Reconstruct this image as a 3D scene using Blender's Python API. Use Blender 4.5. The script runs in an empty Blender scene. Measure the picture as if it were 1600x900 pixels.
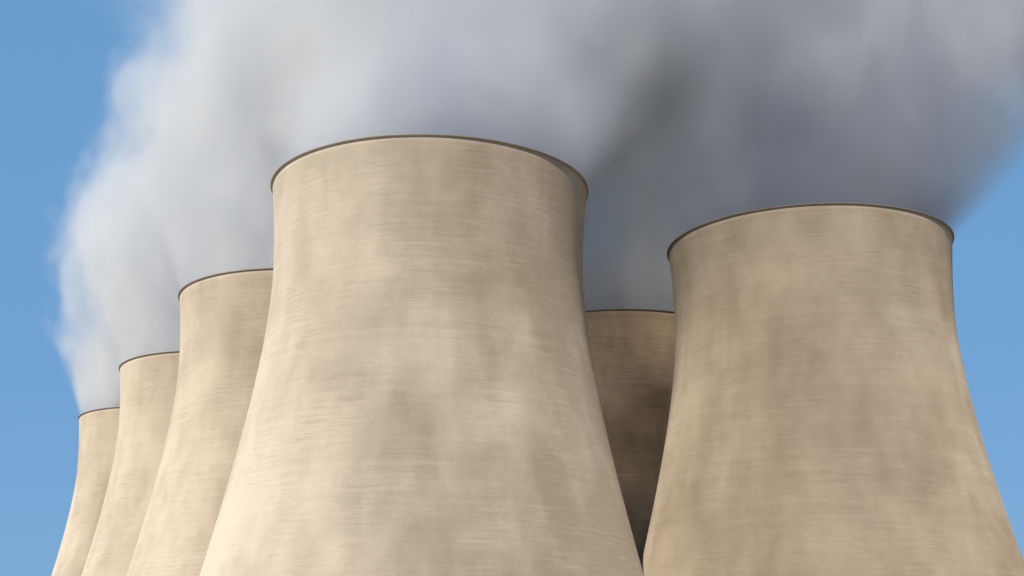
import bpy, bmesh, math, random
from mathutils import Vector, noise as mnoise

sc = bpy.context.scene
COL = sc.collection
R = math.radians
sc.render.engine = 'CYCLES'
sc.view_settings.view_transform = 'Standard'
sc.view_settings.look = 'None'
sc.view_settings.exposure = 0.0
sc.view_settings.gamma = 1.0
sc.cycles.use_denoising = True
sc.cycles.max_bounces = 8
sc.cycles.diffuse_bounces = 3
sc.cycles.volume_bounces = 3
sc.cycles.use_adaptive_sampling = True
sc.cycles.adaptive_threshold = 0.03
sc.cycles.volume_step_rate = 0.9
sc.cycles.volume_preview_step_rate = 1.0
sc.cycles.volume_max_steps = 256

# ---------------------------------------------------------------- sun and sky
SUN_AZ = 18.0     # degrees left of straight behind the camera
SUN_EL = 42.0
a, e = R(SUN_AZ), R(SUN_EL)
to_sun = Vector((-math.sin(a)*math.cos(e), -math.cos(a)*math.cos(e), math.sin(e)))

world = bpy.data.worlds.new("World")
sc.world = world
world.use_nodes = True
wn = world.node_tree; wn.nodes.clear()
sky = wn.nodes.new('ShaderNodeTexSky')
sky.sky_type = 'NISHITA'
sky.sun_disc = False
sky.sun_elevation = e
sky.sun_rotation = math.pi + a
sky.altitude = 50
sky.air_density = 1.0
sky.dust_density = 0.6
sky.ozone_density = 1.6
# the clear blue of the photograph is almost even from the horizon up
even = wn.nodes.new('ShaderNodeMix'); even.data_type = 'RGBA'
even.inputs['Factor'].default_value = 0.85
even.inputs['B'].default_value = (1.52, 3.62, 6.6, 1)
wn.links.new(sky.outputs[0], even.inputs['A'])
bg = wn.nodes.new('ShaderNodeBackground'); bg.inputs['Strength'].default_value = 0.10
out = wn.nodes.new('ShaderNodeOutputWorld')
wn.links.new(even.outputs['Result'], bg.inputs[0]); wn.links.new(bg.outputs[0], out.inputs[0])

sl = bpy.data.lights.new('sun', 'SUN'); sl.energy = 4.6; sl.angle = R(0.53); sl.color = (1.0, 0.925, 0.80)
so = bpy.data.objects.new('sun', sl); COL.objects.link(so)
so.rotation_euler = to_sun.to_track_quat('Z', 'Y').to_euler()

# ---------------------------------------------------------------- camera
cam = bpy.data.cameras.new('camera'); cam.lens = 49.97; cam.sensor_width = 36; cam.clip_end = 20000
co = bpy.data.objects.new('camera', cam); COL.objects.link(co)
co.location = (0, 0, 2.0); co.rotation_euler = (math.pi/2 + 0.2784, 0, 0)
sc.camera = co

# ---------------------------------------------------------------- node helpers
class NT:
    def __init__(s, name):
        s.m = bpy.data.materials.new(name); s.m.use_nodes = True
        s.t = s.m.node_tree; s.t.nodes.clear()
        s.out = s.t.nodes.new('ShaderNodeOutputMaterial')
    def n(s, typ, **kw):
        nd = s.t.nodes.new(typ)
        for k, v in kw.items(): setattr(nd, k, v)
        return nd
    def link(s, a, b): s.t.links.new(a, b)
    def val(s, sock, v):
        if isinstance(v, (int, float)): sock.default_value = v
        elif isinstance(v, tuple): sock.default_value = v
        else: s.link(v, sock)
    def math(s, op, a, b=0.0, c=None, clamp=False):
        nd = s.n('ShaderNodeMath', operation=op, use_clamp=clamp)
        s.val(nd.inputs[0], a); s.val(nd.inputs[1], b)
        if c is not None: s.val(nd.inputs[2], c)
        return nd.outputs[0]
    def vmath(s, op, a, b):
        nd = s.n('ShaderNodeVectorMath', operation=op)
        s.val(nd.inputs[0], a); s.val(nd.inputs[1], b)
        return nd.outputs['Value' if op in ('LENGTH', 'DISTANCE', 'DOT_PRODUCT') else 'Vector']
    def noise(s, vec, scale, detail=3.0, rough=0.5, dist=0.0):
        nd = s.n('ShaderNodeTexNoise'); s.link(vec, nd.inputs['Vector'])
        nd.inputs['Scale'].default_value = scale; nd.inputs['Detail'].default_value = detail
        nd.inputs['Roughness'].default_value = rough; nd.inputs['Distortion'].default_value = dist
        return nd
    def remap(s, v, a0, a1, b0, b1, smooth=False):
        nd = s.n('ShaderNodeMapRange'); nd.interpolation_type = 'SMOOTHSTEP' if smooth else 'LINEAR'
        s.val(nd.inputs[0], v)
        for i, x in enumerate((a0, a1, b0, b1)): s.val(nd.inputs[i+1], x)
        return nd.outputs[0]
    def mix(s, f, a, b, blend='MIX'):
        nd = s.n('ShaderNodeMix', data_type='RGBA', blend_type=blend)
        s.val(nd.inputs['Factor'], f); s.val(nd.inputs['A'], a); s.val(nd.inputs['B'], b)
        return nd.outputs['Result']

# ---------------------------------------------------------------- concrete
def concrete(name, clean, dirty, streak_gain=1.0):
    t = NT(name)
    geo = t.n('ShaderNodeNewGeometry')
    tc = t.n('ShaderNodeTexCoord')
    oi = t.n('ShaderNodeObjectInfo')
    seed = t.math('MULTIPLY', oi.outputs['Random'], 900.0)
    cs = t.n('ShaderNodeCombineXYZ')
    t.link(seed, cs.inputs[0]); t.link(t.math('MULTIPLY', seed, 0.7), cs.inputs[1])
    base = t.vmath('ADD', tc.outputs['Object'], cs.outputs[0])
    def P(sx, sy, sz): return t.vmath('MULTIPLY', base, (sx, sy, sz))
    # large soft weathering patches, taller than wide
    big = t.noise(P(1, 1, 0.75), 0.035, 3, 0.55, 0.3).outputs[0]
    mid = t.noise(P(1, 1, 0.62), 0.10, 4, 0.55, 0.2).outputs[0]
    runs = t.noise(P(1, 1, 0.09), 0.20, 3, 0.5).outputs[0]          # vertical rain runs
    # horizontal dashes left by the shuttering lifts
    d1 = t.noise(P(0.12, 0.12, 1.7), 1.0, 2.5, 0.5).outputs[0]
    d2 = t.noise(P(0.30, 0.30, 2.6), 1.0, 2.0, 0.5).outputs[0]
    patch = t.noise(P(1, 1, 0.8), 0.09, 2, 0.5).outputs[0]
    patch = t.remap(patch, 0.36, 0.62, 0.25, 1.0, True)
    fine = t.noise(P(1, 1, 1), 2.2, 4, 0.6).outputs[0]
    # each cast ring has its own slight tone
    sep = t.n('ShaderNodeSeparateXYZ'); t.link(tc.outputs['Object'], sep.inputs[0])
    ring = t.n('ShaderNodeTexWhiteNoise', noise_dimensions='2D')
    cz = t.n('ShaderNodeCombineXYZ')
    t.link(t.math('FLOOR', t.math('DIVIDE', sep.outputs[2], 1.25)), cz.inputs[0]); t.link(seed, cz.inputs[1])
    t.link(cz.outputs[0], ring.inputs['Vector'])
    # joint between the rings: thin line
    fr = t.math('FRACT', t.math('DIVIDE', sep.outputs[2], 1.25))
    joint = t.remap(t.math('ABSOLUTE', t.math('SUBTRACT', fr, 0.5)), 0.40, 0.5, 0.0, 1.0, True)
    dirt_shade = t.math('ADD', t.math('MULTIPLY', t.remap(big, 0.3, 0.7, 0, 1), 0.45), t.math('MULTIPLY', t.remap(mid, 0.3, 0.7, 0, 1), 0.40))
    dirt_shade = t.math('ADD', dirt_shade, t.math('MULTIPLY', t.remap(runs, 0.35, 0.7, 0, 1), 0.10))
    dirt_shade = t.math('ADD', dirt_shade, t.math('MULTIPLY', ring.outputs[0], 0.07))
    # painted sunlight falloff: left side made lighter, right side darker
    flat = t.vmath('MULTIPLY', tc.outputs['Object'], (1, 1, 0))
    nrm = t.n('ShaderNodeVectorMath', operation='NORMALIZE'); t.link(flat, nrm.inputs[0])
    side_light = t.vmath('DOT_PRODUCT', nrm.outputs[0], (-0.94, -0.34, 0))
    side_shade = t.remap(side_light, -0.70, -1.0, 0.0, 0.55)  # warm brown shade painted onto the side turned from the sun
    side_light = t.math('MULTIPLY', t.remap(side_light, -0.60, 1.0, -0.62, 0.42), oi.outputs['Alpha'])
    dirt_shade = t.remap(t.math('SUBTRACT', dirt_shade, side_light), 0.0, 1.05, 0.0, 1.0)  # stains combined with the painted side light
    col = t.mix(dirt_shade, clean, dirty)
    s1 = t.math('MULTIPLY', t.math('MULTIPLY', t.remap(d1, 0.52, 0.72, 0, 1, True), patch), 0.26*streak_gain)
    s2 = t.math('MULTIPLY', t.math('MULTIPLY', t.remap(d1, 0.30, 0.46, 1, 0, True), patch), 0.20*streak_gain)
    s3 = t.math('MULTIPLY', t.math('MULTIPLY', t.remap(d2, 0.52, 0.70, 0, 1, True), patch), 0.16*streak_gain)
    col = t.mix(s1, col, (dirty[0]*0.62, dirty[1]*0.60, dirty[2]*0.56, 1))
    col = t.mix(s2, col, (min(1, clean[0]*1.25), min(1, clean[1]*1.26), min(1, clean[2]*1.30), 1))
    col = t.mix(s3, col, (dirty[0]*0.7, dirty[1]*0.68, dirty[2]*0.64, 1))
    col = t.mix(t.math('MULTIPLY', t.math('MULTIPLY', joint, patch), 0.11), col, (dirty[0]*0.5, dirty[1]*0.5, dirty[2]*0.5, 1))
    col = t.mix(side_shade, col, (0.20, 0.125, 0.065, 1))
    f = t.remap(fine, 0.3, 0.7, 0.955, 1.045)
    fc = t.n('ShaderNodeCombineColor')
    for i in range(3): t.link(f, fc.inputs[i])
    col = t.mix(1.0, col, fc.outputs[0], 'MULTIPLY')
    col = t.mix(1.0, col, oi.outputs['Color'], 'MULTIPLY')
    bs = t.n('ShaderNodeBsdfDiffuse'); bs.inputs['Roughness'].default_value = 1.0
    t.link(col, bs.inputs['Color'])
    h = t.math('ADD', t.math('MULTIPLY', d1, 0.25), t.math('MULTIPLY', d2, 0.12))
    h = t.math('ADD', h, t.math('MULTIPLY', fine, 0.05))
    h = t.math('SUBTRACT', h, t.math('MULTIPLY', joint, 0.02))
    bp = t.n('ShaderNodeBump'); bp.inputs['Strength'].default_value = 0.13; bp.inputs['Distance'].default_value = 1.0
    t.link(h, bp.inputs['Height']); t.link(bp.outputs[0], bs.inputs['Normal'])
    t.link(bs.outputs[0], t.out.inputs['Surface'])
    return t.m

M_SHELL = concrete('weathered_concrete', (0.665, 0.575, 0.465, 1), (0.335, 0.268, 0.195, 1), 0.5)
M_MOTTLED = concrete('mottled_concrete', (0.70, 0.53, 0.37, 1), (0.175, 0.120, 0.078, 1), 0.8)  # rear tower: darker, stronger mottling
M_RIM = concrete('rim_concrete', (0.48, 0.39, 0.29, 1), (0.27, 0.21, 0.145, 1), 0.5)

# ---------------------------------------------------------------- ground
def ground_mat():
    t = NT('dry_ground')
    tc = t.n('ShaderNodeTexCoord')
    n1 = t.noise(tc.outputs['Object'], 0.02, 6, 0.6).outputs[0]
    n2 = t.noise(tc.outputs['Object'], 0.6, 5, 0.6).outputs[0]
    col = t.mix(t.remap(n1, 0.4, 0.6, 0, 1), (0.44, 0.36, 0.26, 1), (0.34, 0.28, 0.19, 1))
    col = t.mix(t.math('MULTIPLY', n2, 0.5), col, (0.46, 0.39, 0.30, 1))
    bs = t.n('ShaderNodeBsdfDiffuse'); t.link(col, bs.inputs[0]); t.link(bs.outputs[0], t.out.inputs[0])
    return t.m
me = bpy.data.meshes.new('ground')
S = 9000
me.from_pydata([(-S, -S, 0), (S, -S, 0), (S, S, 0), (-S, S, 0)], [], [(0, 1, 2, 3)])
me.materials.append(ground_mat())
g = bpy.data.objects.new('ground', me); COL.objects.link(g); g['kind'] = 'structure'

# ---------------------------------------------------------------- cooling towers
H = 114.0
def prof(z):
    return prof0(z) - 0.12*max(0.0, (z-96.0)/18.0)**2
def prof0(z):
    if z < 92.857: return 35.156*math.sqrt(1 + (abs(z-92.857)/75.812)**1.6455)
    return 35.156*math.sqrt(1 + ((z-92.857)/77.698)**2)
LIP_Z = H - 0.30
def lathe(name, pts, mat, seg=256):
    verts, faces = [], []
    for r, z in pts:
        for k in range(seg):
            t = 2*math.pi*k/seg
            verts.append((r*math.cos(t), r*math.sin(t), z))
    n = len(pts)
    for i in range(n-1):
        for k in range(seg):
            k2 = (k+1) % seg
            faces.append((i*seg+k, i*seg+k2, (i+1)*seg+k2, (i+1)*seg+k))
    m = bpy.data.meshes.new(name); m.from_pydata(verts, [], faces); m.materials.append(mat)
    for p in m.polygons: p.use_smooth = True
    return m
shell_pts = [(prof(z), z) for z in [i*LIP_Z/90 for i in range(91)]]
shell_pts += [(prof(z)-0.9, z) for z in [LIP_Z*(1-i/40) for i in range(41)]]
shell_me = lathe('shell', shell_pts, M_SHELL)
# thin walkway flange round the mouth: soffit, outer edge, top, inner face
rt = prof0(H) + 0.30
lip = [(prof(LIP_Z)+0.003, LIP_Z), (prof(LIP_Z)+0.16, LIP_Z+0.02), (rt-0.05, H-0.22), (rt-0.01, H-0.18), (rt, H-0.13), (rt, H-0.04), (rt-0.05, H),
       (rt-1.55, H+0.02), (rt-1.6, H-0.03), (prof(LIP_Z)-0.9, LIP_Z)]
rim_me = lathe('rim', lip, M_RIM)
try:
    for m in (rim_me,):
        m.set_sharp_from_angle(angle=R(40))
except Exception: pass

T1 = Vector((-18.98, 311.93, 0)); d = Vector((-42.84, 96.30, 0))
T5 = Vector((77.43, 354.85, 0)); d5 = Vector((-42.89, 96.29, 0))
towers = [
    (T1,            'largest concrete cooling tower standing nearest, with a dark crescent of shadow under its rim', 0),
    (T1 + d,        'pale cooling tower partly hidden directly behind the largest tower, on its left', 0),
    (T1 + d*2.0068, 'small pale cooling tower, second from the left end of the receding row', 0),
    (T1 + d*3.0066, 'smallest and farthest cooling tower at the left end, edge against blue sky', 0),
    (T5,            'big tan cooling tower on the right, its whole rim below the dark grey steam', 0),
    (T5 + d5,       'shadowed dark brown cooling tower glimpsed in the gap between the two biggest towers', 0),
]
first = None
roots = []
for i, (pos, lab, rz) in enumerate(towers):
    if first is None:
        root = bpy.data.objects.new('cooling_tower', None); COL.objects.link(root)
        root['category'] = 'cooling tower'; root['group'] = 'concrete cooling towers of the power station'
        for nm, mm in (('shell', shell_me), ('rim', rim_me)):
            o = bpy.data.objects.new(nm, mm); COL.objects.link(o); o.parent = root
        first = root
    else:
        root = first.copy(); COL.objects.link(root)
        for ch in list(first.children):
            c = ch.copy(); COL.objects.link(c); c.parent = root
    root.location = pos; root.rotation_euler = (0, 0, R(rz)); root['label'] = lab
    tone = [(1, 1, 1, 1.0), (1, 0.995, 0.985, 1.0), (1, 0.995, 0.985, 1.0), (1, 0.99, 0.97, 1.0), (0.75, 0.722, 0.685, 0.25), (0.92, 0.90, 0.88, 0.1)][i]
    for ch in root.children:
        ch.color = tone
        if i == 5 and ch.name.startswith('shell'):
            ch.material_slots[0].link = 'OBJECT'; ch.material_slots[0].material = M_MOTTLED
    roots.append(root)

# ---------------------------------------------------------------- steam
DRIFT = [(0.14, 0.0036, 0.62), (0.12, 0.0036, 0.62), (0.12, 0.0038, 0.62), (0.12, 0.0047, 0.60), (0.30, 0.0040, 0.72), (0.16, 0.0036, 0.64)]          # drift and spread with height h above the mouth
def steam_mat(name, A1, A2, K, low, dens, albedo, shade, soft, mouth, aniso, warp, hole, top):
    t = NT(name)
    tc = t.n('ShaderNodeTexCoord'); geo = t.n('ShaderNodeNewGeometry')
    pos = geo.outputs['Position']
    sepo = t.n('ShaderNodeSeparateXYZ'); t.link(tc.outputs['Object'], sepo.inputs[0])
    h = t.math('MAXIMUM', sepo.outputs[2], 0.0)
    # billows push the outline in and out, more with height
    st = t.vmath('MULTIPLY', pos, (1, 1, 0.6))
    wv = t.noise(st, 0.020, 3.0, 0.58)
    wsub = t.vmath('SUBTRACT', wv.outputs['Color'], (0.5, 0.5, 0.5))
    amt = t.remap(h, 4.0, 90.0, 0.0, warp)
    sc_ = t.n('ShaderNodeVectorMath', operation='SCALE'); t.link(wsub, sc_.inputs[0]); t.link(amt, sc_.inputs['Scale'])
    p = t.vmath('ADD', tc.outputs['Object'], sc_.outputs[0])
    sp = t.n('ShaderNodeSeparateXYZ'); t.link(p, sp.inputs[0])
    cx = t.math('MULTIPLY', h, t.math('ADD', t.math('MULTIPLY', h, A2), A1))
    dx = t.math('SUBTRACT', sp.outputs[0], cx)
    dist = t.math('SQRT', t.math('ADD', t.math('MULTIPLY', dx, dx), t.math('MULTIPLY', sp.outputs[1], sp.outputs[1])))
    rad = t.math('ADD', t.math('MULTIPLY', h, K), 35.0)
    dn = t.math('DIVIDE', dist, rad)
    lumps = t.noise(t.vmath('MULTIPLY', pos, (1, 1, 0.75)), 0.050, 4.0, 0.58).outputs[0]
    dn = t.math('ADD', dn, t.math('MULTIPLY', t.math('SUBTRACT', lumps, 0.5), t.remap(h, 2.0, 40.0, 0.06, 0.82)))
    fall = t.remap(dn, soft, 1.0, 1.0, 0.0, True)
    # thin places inside the cloud
    hn = t.noise(st, 0.026, 2.0, 0.55).outputs[0]
    gap = t.remap(hn, 0.36, 0.60, hole, 1.0, True)
    keep = t.remap(h, 0.0, 45.0, 1.0, 0.0)
    gap = t.math('MAXIMUM', gap, keep)
    thin = t.math('POWER', t.math('DIVIDE', 35.0, rad), 0.8)
    fade = t.remap(h, top*0.8, top, 1.0, 0.0, True)
    de = t.math('MULTIPLY', t.math('MULTIPLY', fall, gap), t.math('MULTIPLY', thin, fade))
    de = t.math('MULTIPLY', de, t.remap(lumps, 0.30, 0.66, dens*0.25, dens*1.9))
    de = t.math('MULTIPLY', de, t.remap(h, 8.0, 38.0, mouth, 1.0, True))
    v = t.n('ShaderNodeVolumePrincipled')
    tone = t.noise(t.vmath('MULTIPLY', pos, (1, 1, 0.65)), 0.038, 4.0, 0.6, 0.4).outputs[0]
    mixf = t.math('ADD', t.remap(tone, 0.40, 0.62, 0, 1, True), t.remap(h, 10.0, 60.0, low, -0.14))  # shade painted into the steam colour, in patches and by height above mouth
    mixf = t.math('ADD', mixf, t.remap(t.math('DIVIDE', dx, rad), -0.8, 0.8, -0.28, 0.34), clamp=True)  # painted self-shadow: colour darkens toward the right of the plume
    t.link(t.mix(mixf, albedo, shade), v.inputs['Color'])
    v.inputs['Anisotropy'].default_value = aniso
    t.link(de, v.inputs['Density'])
    t.link(v.outputs[0], t.out.inputs['Volume'])
    t.m.cycles.volume_step_rate = 0.9
    return t.m

def plume_mesh(name, A1, A2, K, top, warp, seed, mat):
    verts, faces = [], []
    nz, seg = 34, 72
    for i in range(nz+1):
        h = -2.0 + (top+2.0)*i/nz
        hh = max(h, 0)
        w = warp*max(0, min(1, (hh-4)/86))*0.30
        cx = A1*hh + A2*hh*hh
        r = 35.0 + K*hh + w
        if hh < 2.5: r = 35.1 + K*hh*0.6
        for k in range(seg):
            t = 2*math.pi*k/seg
            q = Vector((math.cos(t)*1.4, math.sin(t)*1.4, hh*0.018 + seed))
            rr = r + w*0.35*mnoise.noise(q)
            verts.append((cx + rr*math.cos(t), rr*math.sin(t), h))
    for i in range(nz):
        for k in range(seg):
            k2 = (k+1) % seg
            faces.append((i*seg+k, i*seg+k2, (i+1)*seg+k2, (i+1)*seg+k))
    faces.append(tuple(reversed(range(seg))))
    faces.append(tuple(nz*seg+k for k in range(seg)))
    m = bpy.data.meshes.new(name); m.from_pydata(verts, [], faces); m.materials.append(mat)
    for p in m.polygons: p.use_smooth = True
    return m

WARP = 85.0
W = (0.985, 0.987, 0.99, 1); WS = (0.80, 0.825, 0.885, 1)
spec = [ # tower, density, lit tone, shaded tone, edge, hole, height, label
    (0, 0.031, (0.97, 0.972, 0.98, 1), (0.73, 0.765, 0.84, 1), 0.50, 4.2, 0.15, 120, 'broad light grey steam rising from the largest cooling tower, middle of the sky'),
    (1, 0.062, W, WS, 0.82, 2.4, 0.40, 190, 'pale steam rising behind the left shoulder of the largest cooling tower'),
    (2, 0.062, W, WS, 0.86, 2.4, 0.45, 230, 'white steam over the second smallest tower, left of centre'),
    (3, 0.065, W, WS, 0.88, 2.4, 0.45, 250, 'leftmost white steam with ragged edge against the blue sky'),
    (4, 0.044, (0.86, 0.87, 0.91, 1), (0.46, 0.49, 0.57, 1), 0.58, 2.4, 0.12, 120, 'dark grey steam drifting right from the big right-hand cooling tower'),  # dark albedo stands in for shadow on this plume
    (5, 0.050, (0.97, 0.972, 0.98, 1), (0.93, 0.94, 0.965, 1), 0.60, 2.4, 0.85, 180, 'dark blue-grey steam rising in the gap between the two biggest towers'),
]
for k, (ti, dens, alb, shade, soft, mouth, hole, top, lab) in enumerate(spec):
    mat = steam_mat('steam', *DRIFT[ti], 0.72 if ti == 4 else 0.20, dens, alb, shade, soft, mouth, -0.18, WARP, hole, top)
    o = bpy.data.objects.new('steam_plume', plume_mesh('steam_plume', *DRIFT[ti], top, WARP, k*7.3, mat))
    COL.objects.link(o)
    o.location = towers[ti][0] + Vector((0, 0, H-2.2))
    o['label'] = lab; o['category'] = 'steam plume'; o['group'] = 'steam plumes rising from the cooling towers'
